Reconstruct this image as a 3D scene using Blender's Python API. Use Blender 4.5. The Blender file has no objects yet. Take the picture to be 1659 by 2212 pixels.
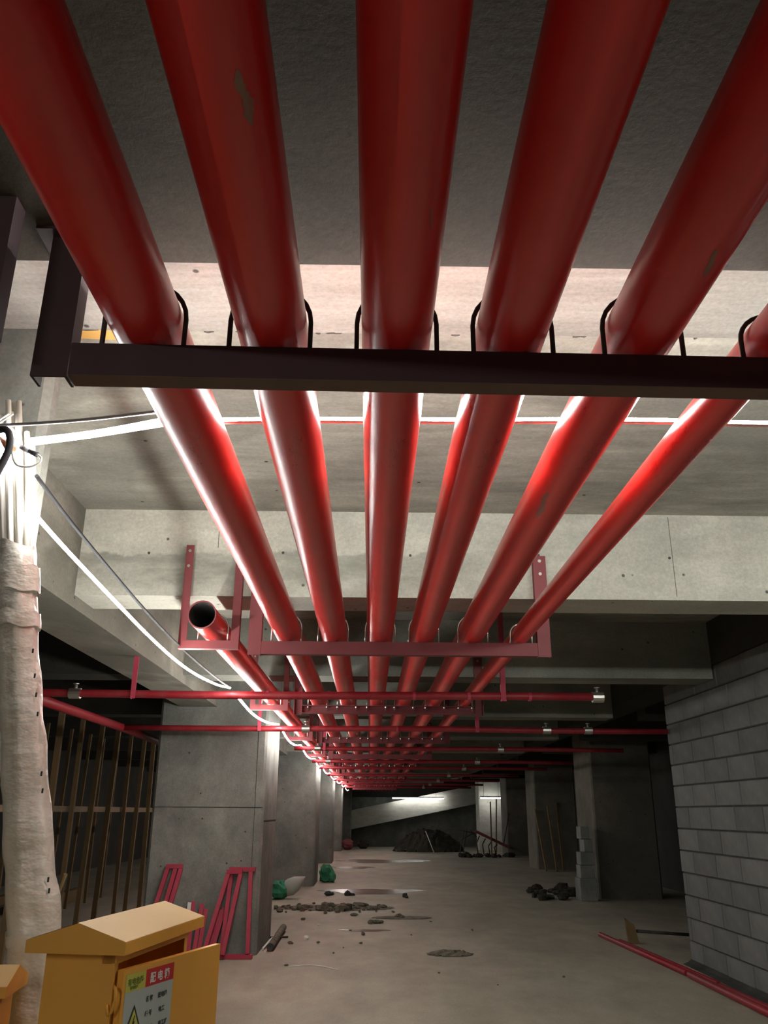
import bpy, math, random
from math import sin, cos, pi, radians
from mathutils import Vector, Matrix
random.seed(7)
C = bpy.context.scene.collection

# ------------------------------------------------------------------ camera
F, CX, CY, W_, H_ = 1790.0, 829.5, 1106.0, 1659.0, 2212.0
def cam_axes(vpx, vpy, roll):
    # world axes seen in camera space (x right, y down, z forward)
    y = Vector((vpx-CX, vpy-CY, F)).normalized()
    up = Vector((sin(roll), -cos(roll), 0)); up = (up - up.dot(y)*y).normalized()
    return y.cross(up), y, up
ax, ay, az = cam_axes(800, 1755, radians(0.6))
cd = bpy.data.cameras.new('camera'); cam = bpy.data.objects.new('camera', cd); C.objects.link(cam)
# rows: blender cam x = right, y = -down, z = -forward expressed in world
R = Matrix(((ax.x, -ax.y, -ax.z), (ay.x, -ay.y, -ay.z), (az.x, -az.y, -az.z)))
cam.matrix_world = Matrix.Translation((0, 0, 1.5)) @ R.to_4x4()
cd.sensor_fit = 'VERTICAL'; cd.sensor_height = 34.6; cd.lens = F/H_*34.6
cd.clip_start = .05; cd.clip_end = 200
bpy.context.scene.camera = cam

# ------------------------------------------------------------------ world, exposure
LED_MAIN = 260.0      # strip across the bay
LED_SIDE = 135.0      # strip along the columns
LED_FAR = 20.0
w = bpy.data.worlds.new('world'); bpy.context.scene.world = w; w.use_nodes = True
w.node_tree.nodes['Background'].inputs[0].default_value = (1, .95, .86, 1)
w.node_tree.nodes['Background'].inputs[1].default_value = .035
vs = bpy.context.scene.view_settings
vs.view_transform = 'Standard'; vs.look = 'None'; vs.gamma = 1; vs.use_curve_mapping = False; vs.exposure = 0.30

# ------------------------------------------------------------------ materials
def newmat(name):
    m = bpy.data.materials.new(name); m.use_nodes = True
    return m, m.node_tree.nodes, m.node_tree.links, m.node_tree.nodes['Principled BSDF']
def noise(n, l, co, scale, detail=6, rough=.6, dist=0):
    t = n.new('ShaderNodeTexNoise'); t.inputs['Scale'].default_value = scale; t.inputs['Detail'].default_value = detail
    t.inputs['Roughness'].default_value = rough; t.inputs['Distortion'].default_value = dist
    l.new(co, t.inputs['Vector']); return t.outputs['Fac']
def ramp(n, l, f, stops):
    r = n.new('ShaderNodeValToRGB'); e = r.color_ramp.elements
    while len(e) < len(stops): e.new(.5)
    for q, (p, c) in zip(e, stops):
        q.position = p; q.color = (c, c, c, 1) if isinstance(c, (int, float)) else (*c, 1)
    l.new(f, r.inputs[0]); return r.outputs[0]
def mix(n, l, f, a, b, mode='MIX'):
    m = n.new('ShaderNodeMix'); m.data_type = 'RGBA'; m.blend_type = mode
    for s, v in ((m.inputs[0], f), (m.inputs[6], a), (m.inputs[7], b)):
        if isinstance(v, (int, float)): s.default_value = v
        elif isinstance(v, tuple): s.default_value = (*v, 1)
        else: l.new(v, s)
    return m.outputs[2]
def mapping(n, l, scale=(1, 1, 1)):
    t = n.new('ShaderNodeTexCoord'); m = n.new('ShaderNodeMapping'); m.inputs['Scale'].default_value = scale
    l.new(t.outputs['Object'], m.inputs['Vector']); return m.outputs[0]
def bump(n, l, b, f, s, d=.01):
    q = n.new('ShaderNodeBump'); q.inputs['Strength'].default_value = s; q.inputs['Distance'].default_value = d
    l.new(f, q.inputs['Height']); l.new(q.outputs[0], b.inputs['Normal'])
def concrete(name, light, dark, big=.9, streak=(1, 1, 1), stain=.5, pits=True, rough=.85, spec=.3):
    m, n, l, b = newmat(name)
    co = mapping(n, l); st = mapping(n, l, streak)
    a = noise(n, l, st, big, 8, .62, .3); c = ramp(n, l, a, [(.34, dark), (.62, light)])
    a2 = noise(n, l, st, big*4.3, 6, .7); c = mix(n, l, .6, c, ramp(n, l, a2, [(.3, .5), (.7, 1.05)]), 'MULTIPLY')
    s = noise(n, l, co, big*.37, 4, .5, 1.2)
    c = mix(n, l, ramp(n, l, s, [(.5, 0), (.58, stain)]), c, tuple(x*.7 for x in dark))
    fine = noise(n, l, co, 55, 4, .7)
    c = mix(n, l, .5, c, ramp(n, l, fine, [(.3, .55), (.72, 1.1)]), 'MULTIPLY')
    if pits:
        v = n.new('ShaderNodeTexVoronoi'); v.inputs['Scale'].default_value = 5.5; l.new(co, v.inputs['Vector'])
        c = mix(n, l, ramp(n, l, v.outputs['Distance'], [(.045, .85), (.075, 0)]), c, (.02, .02, .018))
    l.new(c, b.inputs['Base Color']); b.inputs['Roughness'].default_value = rough
    b.inputs['Specular IOR Level'].default_value = spec
    bump(n, l, b, mix(n, l, .5, a2, fine), .25, .006)
    return m
M = {}
M['slab'] = concrete('slab_concrete', (.47, .45, .385), (.27, .26, .22), 1.1, (.6, 2.4, 1), .65)
M['band'] = concrete('board_marked_concrete', (.37, .355, .32), (.235, .22, .195), .8, (.35, 3.5, 1), .25)
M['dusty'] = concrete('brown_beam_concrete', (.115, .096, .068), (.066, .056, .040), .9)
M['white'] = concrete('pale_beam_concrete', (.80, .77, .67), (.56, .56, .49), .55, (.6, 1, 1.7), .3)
M['side'] = concrete('grey_side_beam_concrete', (.32, .30, .25), (.15, .14, .11), .9, (1, .4, 1.4), .7)
M['pillar'] = concrete('pillar_concrete', (.33, .34, .30), (.18, .19, .17), 1.1, (1, 1, .8), .35)
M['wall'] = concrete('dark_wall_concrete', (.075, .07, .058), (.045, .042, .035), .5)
M['floor'] = concrete('dusty_floor_screed', (.47, .435, .335), (.34, .315, .24), .45, (1, .55, 1), .22, False, .7, .4)
M['beam2'] = concrete('tide_marked_beam_concrete', (.74, .71, .61), (.50, .50, .43), .8, (.6, 1, 1.7), .35)
def tide(m):
    n, l = m.node_tree.nodes, m.node_tree.links; b = n['Principled BSDF']; src = b.inputs['Base Color'].links[0].from_socket
    tc = n.new('ShaderNodeTexCoord'); sp = n.new('ShaderNodeSeparateXYZ'); l.new(tc.outputs['Object'], sp.inputs[0])
    def mth(op, a, c):
        q = n.new('ShaderNodeMath'); q.operation = op
        for i, v in enumerate((a, c)):
            if isinstance(v, (int, float)): q.inputs[i].default_value = v
            else: l.new(v, q.inputs[i])
        return q.outputs[0]
    def rng(v, a, c):
        q = n.new('ShaderNodeMapRange'); q.interpolation_type = 'SMOOTHSTEP'
        l.new(v, q.inputs[0]); q.inputs[1].default_value = a; q.inputs[2].default_value = c; return q.outputs[0]
    nz = noise(n, l, mapping(n, l, (1, 1, 1)), 2.6, 5, .6, .4)
    z = mth('ADD', sp.outputs['Z'], mth('MULTIPLY', mth('SUBTRACT', nz, .5), .22))
    topm = rng(z, 3.085, 3.06); low = rng(z, 2.80, 2.93); xm = rng(mth('ADD', sp.outputs['X'], mth('MULTIPLY', nz, 1.6)), 1.75, .75)
    blot = ramp(n, l, noise(n, l, mapping(n, l, (.7, 1, 2.2)), 3.4, 6, .65), [(.36, .25), (.6, 1.0)])
    f = mth('MULTIPLY', mth('MULTIPLY', topm, mth('ADD', mth('MULTIPLY', low, .6), .35)), mth('MULTIPLY', xm, blot))
    l.new(mix(n, l, mth('MULTIPLY', f, .85), src, (.20, .205, .17)), b.inputs['Base Color'])
tide(M['beam2'])
M['greybeam'] = concrete('grey_beam_concrete', (.40, .40, .345), (.22, .22, .19), .6, (.6, 1, 1.7), .5)
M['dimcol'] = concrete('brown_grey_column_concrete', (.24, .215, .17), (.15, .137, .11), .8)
M['mortar'] = concrete('mortar', (.065, .063, .055), (.035, .035, .03), 3)
M['rubble'] = concrete('rubble', (.22, .20, .15), (.10, .09, .06), 6, pits=False)
M['soil'] = concrete('soil', (.07, .06, .045), (.03, .027, .02), 5, pits=False, rough=1)

def blockmat():
    m, n, l, b = newmat('aerated_block')
    co = mapping(n, l); oi = n.new('ShaderNodeObjectInfo')
    a = noise(n, l, co, 4, 6, .7); c = ramp(n, l, a, [(.3, (.12, .122, .115)), (.7, (.195, .195, .183))])
    c = mix(n, l, .55, c, ramp(n, l, oi.outputs['Random'], [(0, .5), (1, 1.0)]), 'MULTIPLY')
    l.new(c, b.inputs['Base Color']); b.inputs['Roughness'].default_value = .95
    bump(n, l, b, noise(n, l, co, 60, 3, .7), .5, .006)
    return m
M['block'] = blockmat()
def paint(name, col, rough=.34, dust=.25, metal=0, dustcol=(.4, .3, .27), coat=0, wear=0):
    m, n, l, b = newmat(name); co = mapping(n, l)
    a = noise(n, l, mapping(n, l, (1, .25, 1)), 6, 6, .65)
    c = mix(n, l, ramp(n, l, a, [(.45, 0), (.8, dust)]), col, dustcol)
    c = mix(n, l, .3, c, ramp(n, l, noise(n, l, co, 2.2, 3, .5), [(.3, .6), (.7, 1.0)]), 'MULTIPLY')
    if wear:
        sp = noise(n, l, mapping(n, l, (1, .33, 1)), 5.1, 7, .6, .3)
        c = mix(n, l, ramp(n, l, sp, [(.70, 0), (.735, wear)]), c, (.30, .26, .20))
    l.new(c, b.inputs['Base Color'])
    l.new(ramp(n, l, a, [(.3, rough), (.8, min(1, rough+.25))]), b.inputs['Roughness'])
    b.inputs['Metallic'].default_value = metal; b.inputs['Coat Weight'].default_value = coat; b.inputs['Coat Roughness'].default_value = .22
    bump(n, l, b, noise(n, l, co, 90, 2, .5), .12, .002)
    return m
M['red'] = paint('red_pipe_paint', (.74, .022, .018), .27, .16, wear=.4, dustcol=(.46, .17, .13), coat=.35)
M['red2'] = paint('red_pipe_paint_fresh', (.27, .008, .016), .42, .12)
M['steelred'] = paint('red_oxide_steel', (.20, .035, .04), .55, .3, dustcol=(.25, .12, .12))
M['steeldark'] = paint('dark_oxide_steel', (.065, .030, .036), .6, .3, dustcol=(.065, .04, .042))
M['frame'] = paint('pinkish_red_primer', (.42, .035, .07), .6, .3, dustcol=(.5, .2, .2))
M['scuff'] = paint('scraped_paint', (.34, .14, .11), .7, .9, dustcol=(.42, .34, .27))
M['lit_flange'] = paint('floor_lit_brown_steel', (.17, .10, .075), .7, .5, dustcol=(.16, .12, .09))
M['zinc'] = paint('galvanised_steel', (.62, .60, .56), .3, .2, 1)
M['iron'] = paint('dark_iron_and_backlit_zinc', (.05, .045, .04), .7, .2)
M['yellow'] = paint('orange_yellow_enamel', (.88, .43, .06), .38, .12, dustcol=(.7, .5, .25))
M['dustyellow'] = paint('dusty_yellow_enamel', (.62, .40, .14), .45, .7, dustcol=(.55, .45, .30))
M['inside'] = paint('pipe_inner_wall', (.05, .055, .05), .8, .2)
M['pvc'] = paint('white_plastic_conduit', (.78, .75, .66), .45, .1)
M['wood'] = paint('brown_timber', (.17, .11, .045), .8, .5, dustcol=(.09, .07, .045))
M['rail'] = paint('pale_timber', (.20, .14, .08), .8, .5, dustcol=(.2, .16, .11))
M['black'] = paint('black_rubber', (.016, .016, .018), .8, .2, dustcol=(.06, .06, .06))
M['greyrubber'] = paint('grey_plastic', (.25, .25, .26), .5, .2)
M['whiteplastic'] = paint('white_plastic', (.75, .73, .68), .5, .1)
M['orange'] = paint('orange_plastic', (.6, .2, .08), .5, .1)
M['green'] = paint('green_netting', (.03, .22, .11), .8, .5, dustcol=(.15, .35, .22))
M['sack'] = paint('grey_woven_sack', (.42, .45, .40), .8, .3)
M['rust'] = paint('ochre_stain', (.62, .36, .09), .9, .5, dustcol=(.45, .33, .16))
M['grime'] = paint('damp_grime', (.42, .42, .36), .9, .9, dustcol=(.60, .59, .51))
M['stickerwhite'] = paint('sticker_pale_blue', (.50, .56, .53), .35, .1)
M['stickerred'] = paint('sticker_red', (.60, .02, .02), .35, .05)
M['stickeryellow'] = paint('sticker_yellow', (.62, .60, .10), .35, .05)
M['ink'] = paint('sticker_ink', (.03, .04, .03), .5, 0)
M['inkgreen'] = paint('sticker_green_ink', (.12, .20, .02), .5, 0)
M['inkwhite'] = paint('sticker_white_ink', (.8, .75, .72), .5, 0)
def plastic():
    m, n, l, b = newmat('cloudy_plastic_film'); co = mapping(n, l)
    a = noise(n, l, mapping(n, l, (1, 1, .5)), 9, 5, .6); l.new(ramp(n, l, a, [(.3, (.60, .55, .45)), (.62, (.80, .77, .69))]), b.inputs['Base Color'])
    b.inputs['Roughness'].default_value = .32; b.inputs['Coat Weight'].default_value = .3
    bump(n, l, b, noise(n, l, mapping(n, l, (1, 1, 1.6)), 13, 3, .55), .4, .02); return m
M['film'] = plastic()
def water():
    m, n, l, b = newmat('shallow_water'); b.inputs['Base Color'].default_value = (.18, .15, .115, 1)
    b.inputs['Roughness'].default_value = .24
    bump(n, l, b, noise(n, l, mapping(n, l), 5, 3, .5), .15, .01); return m
M['water'] = water()
def emit(name, s, col=(1, .98, .96)):
    m, n, l, b = newmat(name); b.inputs['Base Color'].default_value = (.8, .8, .8, 1)
    b.inputs['Emission Color'].default_value = (*col, 1); b.inputs['Emission Strength'].default_value = s; return m
M['led_main'] = emit('led_strip_white', LED_MAIN, (.98, 1, .95))
M['led_side'] = emit('led_strip_cool_white', LED_SIDE, (.99, 1, .95))
M['led_far'] = emit('led_tube_far', LED_FAR, (1, 1, .97))
M['led_knot'] = emit('led_strip_knot', 70, (.97, .97, 1))
M['led_dist'] = emit('led_strip_old_run', 85, (1, 1, .97))
M['led_low'] = emit('led_strip_left_end', 85, (1, 1, .97))
M['led_rear_fill'] = emit('led_strip_rear_fill', 200, (1, .99, .93))

# ------------------------------------------------------------------ mesh builder
class MB:
    def __init__(s): s.v = []; s.f = []; s.sm = []
    def quadbox(s, P):
        b = len(s.v); s.v += [Vector(p) for p in P]
        for f in ((0, 3, 2, 1), (4, 5, 6, 7), (0, 1, 5, 4), (1, 2, 6, 5), (2, 3, 7, 6), (3, 0, 4, 7)):
            s.f.append([b+i for i in f]); s.sm.append(False)
        return s
    def box(s, x0, x1, y0, y1, z0, z1):
        return s.quadbox([(x0, y0, z0), (x1, y0, z0), (x1, y1, z0), (x0, y1, z0), (x0, y0, z1), (x1, y0, z1), (x1, y1, z1), (x0, y1, z1)])
    def prism(s, prof, o, u, v, wv, length, cap=True, smooth=False):
        o, u, v, wv = map(Vector, (o, u, v, wv)); n = len(prof); b = len(s.v)
        for t in (0, length):
            for p in prof: s.v.append(o+u*p[0]+v*p[1]+wv*t)
        for i in range(n):
            j = (i+1) % n; s.f.append([b+i, b+j, b+n+j, b+n+i]); s.sm.append(smooth)
        if cap: s.f.append([b+i for i in range(n)][::-1]); s.f.append([b+n+i for i in range(n)]); s.sm += [False, False]
        return s
    def tube(s, pts, r, n=8, cap=True, flat=None, smooth=True):
        pts = [Vector(p) for p in pts]; b = len(s.v); k = len(pts); up = Vector((0, 0, 1))
        prev = None
        for i, p in enumerate(pts):
            d = (pts[min(i+1, k-1)]-pts[max(i-1, 0)]).normalized()
            ref = prev if prev is not None else (Vector((1, 0, 0)) if abs(d.z) > .9 else up)
            a = (ref-d*ref.dot(d)).normalized(); prev = a; c = d.cross(a)
            rr = r[i] if isinstance(r, (list, tuple)) else r
            for q in range(n):
                t = 2*pi*(q+.5)/n
                if flat: s.v.append(p+a*cos(t)*flat[0]*1.414+c*sin(t)*flat[1]*1.414)
                else: s.v.append(p+a*cos(t)*rr+c*sin(t)*rr)
        for i in range(k-1):
            for q in range(n):
                q2 = (q+1) % n; s.f.append([b+i*n+q, b+i*n+q2, b+(i+1)*n+q2, b+(i+1)*n+q]); s.sm.append(smooth)
        if cap:
            s.f.append([b+q for q in range(n)][::-1]); s.f.append([b+(k-1)*n+q for q in range(n)]); s.sm += [False, False]
        return s
    def blob(s, c, r, seg=8, rings=5, jit=.2, zmin=None):
        b = len(s.v); c = Vector(c)
        for i in range(rings+1):
            ph = pi*i/rings
            for j in range(seg):
                th = 2*pi*j/seg; k = 1+random.uniform(-jit, jit)
                if i in (0, rings): k = 1
                p = c+Vector((r[0]*sin(ph)*cos(th)*k, r[1]*sin(ph)*sin(th)*k, r[2]*cos(ph)*k))
                if zmin is not None: p.z = max(p.z, zmin)
                s.v.append(p)
        for i in range(rings):
            for j in range(seg):
                j2 = (j+1) % seg; s.f.append([b+i*seg+j, b+(i+1)*seg+j, b+(i+1)*seg+j2, b+i*seg+j2]); s.sm.append(False)
        return s
    def build(s, name, mat, parent=None, bevel=0, origin=None):
        me = bpy.data.meshes.new(name)
        o0 = Vector(origin) if origin is not None else Vector((0, 0, 0))
        me.from_pydata([p-o0 for p in s.v], [], s.f); me.polygons.foreach_set('use_smooth', s.sm)
        me.materials.append(M[mat] if isinstance(mat, str) else mat); me.validate(); me.update()
        o = bpy.data.objects.new(name, me); C.objects.link(o); o.location = o0
        if parent is not None: o.parent = parent
        if bevel:
            q = o.modifiers.new('bevel', 'BEVEL'); q.width = bevel; q.segments = 2; q.limit_method = 'ANGLE'
        return o
def tag(o, label=None, cat=None, group=None, kind=None):
    if label: o['label'] = label
    if cat: o['category'] = cat
    if group: o['group'] = group
    if kind: o['kind'] = kind
    return o
def empty(name, loc, rz=0, label=None, cat=None, group=None):
    o = bpy.data.objects.new(name, None); C.objects.link(o); o.location = loc; o.rotation_euler = (0, 0, rz)
    o.empty_display_size = .1
    return tag(o, label, cat, group)
def copy_tree(o, parent=None):
    c = o.copy(); C.objects.link(c)
    if parent is not None: c.parent = parent
    for ch in list(o.children): copy_tree(ch, c)
    return c
ORD = ['nearest', 'second', 'third', 'fourth', 'fifth', 'sixth', 'seventh', 'eighth', 'ninth', 'tenth', 'eleventh', 'twelfth']
def struct(name, mb, mat, **k): return tag(mb.build(name, mat, **k), kind='structure')
def hump(mb, cx, cy, rx, ry, h, nx=14, ny=10, jit=.25, z0=.004):
    # low uneven mound as a height field
    b = len(mb.v)
    for i in range(ny+1):
        for j in range(nx+1):
            u = -1+2*j/nx; v = -1+2*i/ny; d = u*u+v*v
            e = max(0, 1-d)
            mb.v.append(Vector((cx+u*rx*(1+random.uniform(-.06, .06)), cy+v*ry, z0+h*e**.8*(1+random.uniform(-jit, jit)))))
    for i in range(ny):
        for j in range(nx):
            u = -1+2*(j+.5)/nx; v = -1+2*(i+.5)/ny
            if u*u+v*v < 1.05:
                a = b+i*(nx+1)+j; mb.f.append([a, a+1, a+nx+2, a+nx+1]); mb.sm.append(False)
    return mb

# ------------------------------------------------------------------ setting
SL = 3.355          # slab underside
BB = 2.78           # cross beam underside
YE = 43.0
struct('floor', MB().box(-8, 9, -4, YE+.3, -.2, 0), 'floor')
struct('ceiling', MB().box(-8, 9, -4, YE+.3, SL, SL+.3), 'slab')
struct('trim_1', MB().box(-1.88, 3.43, 1.73, 2.94, SL-.012, SL+.02), 'band')
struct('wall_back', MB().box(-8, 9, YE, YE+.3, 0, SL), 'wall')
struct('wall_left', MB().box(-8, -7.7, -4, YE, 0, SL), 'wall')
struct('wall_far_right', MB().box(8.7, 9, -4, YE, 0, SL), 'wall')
# cross beams
BY = [(.20, 1.73), (5.12, 5.50), (8.35, 8.75), (12.0, 12.4)] + [(12.0+3.6*k, 12.4+3.6*k) for k in range(1, 9)]
for i, (a, b) in enumerate(BY):
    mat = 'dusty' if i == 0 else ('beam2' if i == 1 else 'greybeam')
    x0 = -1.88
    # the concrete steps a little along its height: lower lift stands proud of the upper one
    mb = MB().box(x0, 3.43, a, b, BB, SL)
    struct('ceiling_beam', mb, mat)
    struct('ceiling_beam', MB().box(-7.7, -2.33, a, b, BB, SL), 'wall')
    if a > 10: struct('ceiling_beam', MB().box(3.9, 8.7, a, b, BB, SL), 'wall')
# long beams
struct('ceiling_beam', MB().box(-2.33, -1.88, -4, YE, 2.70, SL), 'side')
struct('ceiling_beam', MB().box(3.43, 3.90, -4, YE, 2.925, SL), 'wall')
# formwork joints on the pale beam and slab
for x, z0, z1 in ((.02, 2.9, 3.3), (1.94, 2.80, 3.34), (3.0, 2.8, 3.34), (-1.0, 3.1, 3.34)):
    struct('trim_2', MB().box(x-.002, x+.002, 5.1185, 5.121, z0, z1), 'side')
for k, x in enumerate((-1.44, -.58, .24, 1.07, 1.92)):
    struct('trim_3', MB().tube([(x, 5.121, 3.06+.01*(k % 2)), (x, 5.1165, 3.06+.01*(k % 2))], .009, 8), 'iron')
mb = MB(); c0 = (-1.12, 2.99)
mb.v.append(Vector((c0[0], c0[1], SL-.004)))
for i in range(22):
    t = 2*pi*i/22; mb.v.append(Vector((c0[0]+.17*cos(t)*(1+.1*sin(3*t)), c0[1]+.045*sin(t)*(1+.2*sin(2*t+1)), SL-.004)))
for i in range(22): mb.f.append([0, 1+(i+1) % 22, 1+i]); mb.sm.append(False)
tag(mb.build('ochre_stain', 'rust'), 'orange rust-coloured stain on the slab beside the leftmost pipe', 'stain')
# small chips of laitance along the slab joint
mb = MB()
for k in range(60):
    x = random.uniform(-1.8, 3.2); mb.blob((x, 2.945+random.uniform(-.006, .008), SL-.008), (random.uniform(.008, .035), .006, .008), 6, 3, .4)
tag(mb.build('joint_crumbs', 'iron'), 'dark broken mortar crumbs along the slab joint above the pipes', 'debris', kind='stuff')

# left columns
def column(name, x0, x1, y0, y1, z1=SL, mat='pillar'):
    c = .03
    prof = [(x0+c, y0), (x1-c, y0), (x1, y0+c), (x1, y1-c), (x1-c, y1), (x0+c, y1), (x0, y1-c), (x0, y0+c)]
    return struct(name, MB().prism(prof, (0, 0, 0), (1, 0, 0), (0, 1, 0), (0, 0, 1), z1), mat)
column('column', -2.6, -1.285, 2.94, 3.06, mat='pillar')
col1 = column('column', -2.56, -1.25, 10.35, 11.75)
column('column', -2.56, -1.20, 19.5, 20.9)
column('column', -2.56, -1.19, 28.0, 29.4)
column('column', -2.56, -1.18, 36.6, 38.0)
column('column', -2.4, -.88, 40.6, 41.6)
# lift joints cast in the near column
struct('trim_4', MB().box(-2.545, -1.265, 10.346, 10.352, 1.545, 1.551), 'mortar')
struct('trim_4', MB().box(-1.252, -1.247, 10.4, 11.7, 1.40, 1.406), 'mortar')
struct('trim_4', MB().box(-1.36, -1.355, 10.346, 10.352, .02, 2.7), 'mortar')
# right columns
for x, y in ((4.32, 17.0), (4.8, 25.6), (5.2, 33.6)):
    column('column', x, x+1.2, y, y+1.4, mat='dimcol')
# low wall panels beyond the block wall
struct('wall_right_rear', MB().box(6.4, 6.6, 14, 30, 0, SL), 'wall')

# block wall
wr = struct('wall_right', MB().box(3.462, 3.66, -4, 9.88, 0, 2.925), 'mortar')
def blockmesh(L, h, t=.19):
    mb = MB().box(0, t, 0, L, 0, h)
    return mb
bm_full = None; count = 0
hc = .225
cache = {}
for r in range(13):
    z = r*hc+.006
    y = 9.9-(0.0 if r % 2 else .30)-random.uniform(0, .12)
    edges = [9.9]
    while edges[-1] > 2.0:
        if len(edges) == 1: edges.append(y if 9.9-y > .05 else 9.9-.6)
        else: edges.append(edges[-1]-.60)
    for k in range(len(edges)-1):
        L = round(edges[k]-edges[k+1]-.012, 2)
        if L < .06: continue
        if L not in cache:
            mb = MB(); b = .006; t = .012; h = hc-.011
            # face toward -X with softened edges
            v = [(0, b, b), (0, L-b, b), (0, L-b, h-b), (0, b, h-b), (t, 0, 0), (t, L, 0), (t, L, h), (t, 0, h), (t+.02, 0, 0), (t+.02, L, 0), (t+.02, L, h), (t+.02, 0, h)]
            mb.v = [Vector(q) for q in v]
            mb.f = [[0, 3, 2, 1]]+[[i, (i+1) % 4, 4+(i+1) % 4, 4+i] for i in range(4)]+[[4+i, 4+(i+1) % 4, 8+(i+1) % 4, 8+i] for i in range(4)]+[[8, 9, 10, 11]]
            mb.sm = [False]*len(mb.f)
            o = mb.build('block', 'block', wr); cache[L] = o
        else:
            o = cache[L].copy(); C.objects.link(o)
        o.location = (3.450-random.uniform(0, .006), edges[k+1]+.006, z)
# mortar fillet at wall foot
struct('baseboard_right', MB().prism([(0, 0), (-.10, 0), (-.04, .02), (0, .05)], (3.45, 2.0, 0), (1, 0, 0), (0, 0, 1), (0, 1, 0), 7.9), 'mortar')

# ------------------------------------------------------------------ overhead pipes
PX = [-.53, -.242, .05, .32, .625]
PZ = 2.57; PR = .0825
PIPES = []
def ringpipe(x, z, r, y0, y1, n=40):
    mb = MB(); prof = [(r*cos(2*pi*i/n), r*sin(2*pi*i/n)) for i in range(n)]
    L = y1-y0
    ys = [y0+L*i/12 for i in range(13)]
    mb.tube([(x, y, z) for y in ys], r, n, cap=False)
    ri = r-.005; b = len(mb.v)
    mb.tube([(x, y0, z), (x, y0+.6, z)], ri, n, cap=False)
    for q in range(n):
        q2 = (q+1) % n; mb.f.append([q, q2, b+q2, b+q][::-1]); mb.sm.append(False)
    return mb
names = ['leftmost thick red pipe running away under the ceiling', 'second thick red overhead pipe from the left, scuffed bare near the top of the picture',
         'third thick red overhead pipe from the left, running straight ahead', 'fourth thick red overhead pipe from the left', 'fifth thick red overhead pipe from the left, beside the slimmer pipe']
for i, x in enumerate(PX):
    o = ringpipe(x, PZ, PR, -1.5, 38).build('red_pipe', 'red', origin=(x, -1.5, PZ))
    PIPES.append(o)
    tag(o, names[i], 'pipe', 'overhead red pipes on the steel hangers')
def scuff(parent_i, ang, y0, y1, w, label):
    p = PIPES[parent_i]; mb = MB(); n = 16; R_ = PR+.0006
    for side in (0, 1):
        for i in range(n+1):
            t = i/n; ww = w*(sin(pi*t)**.6)*(1+.35*sin(9*t+side*2)+random.uniform(-.25, .25)); a = ang+(ww if side else -ww)/PR+.12*t
            mb.v.append(Vector((R_*sin(a), y0+(y1-y0)*t+1.5, -R_*cos(a))))
    for i in range(n): mb.f.append([i, i+1, n+2+i, n+1+i]); mb.sm.append(True)
    tag(mb.build('bare_scuff', 'scuff', p), label)
scuff(1, .50, .90, 1.01, .009, 'bare scraped patch in the red paint')
scuff(4, .10, 1.27, 1.36, .007, 'pale scratch in the red paint')
scuff(2, .55, 1.18, 1.25, .002, 'small pale nick in the paint')
scuff(4, -.6, 2.55, 2.80, .010, 'dusty scratches in the paint')
o = ringpipe(.925, 2.5445, .057, -1.5, 38).build('red_pipe', 'red', origin=(.925, -1.5, 2.5445))
tag(o, 'slimmer red overhead pipe at the right end of the hangers', 'pipe', 'overhead red pipes on the steel hangers')
ep = empty('open_ended_pipe', (-.985, 4.72, PZ), 0, 'red pipe with an open dark mouth, left of the second hanger', 'pipe', 'overhead red pipes on the steel hangers')
mb = MB().tube([(0, y, 0) for y in (0, 3, 8, 16, 33)], PR, 40, cap=False)
mb.build('pipe_shell', 'red', ep)
MB().tube([(0, .001, 0), (0, 2.5, 0)], PR-.006, 32, cap=False).tube([(0, 2.5, 0), (0, 2.51, 0)], PR-.006, 32).build('pipe_bore', 'inside', ep)
mb = MB(); n = 40
for rr, yy in ((PR+.0008, .012), (PR+.0008, -.001), (PR-.007, -.001), (PR-.007, .012)):
    mb.v += [Vector((rr*cos(2*pi*i/n), yy, rr*sin(2*pi*i/n))) for i in range(n)]
for k in range(3):
    for q in range(n):
        q2 = (q+1) % n; mb.f.append([k*n+q, k*n+q2, (k+1)*n+q2, (k+1)*n+q]); mb.sm.append(False)
tag(mb.build('cut_rim', 'steelred', ep), 'bare cut rim of the pipe mouth')

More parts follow.
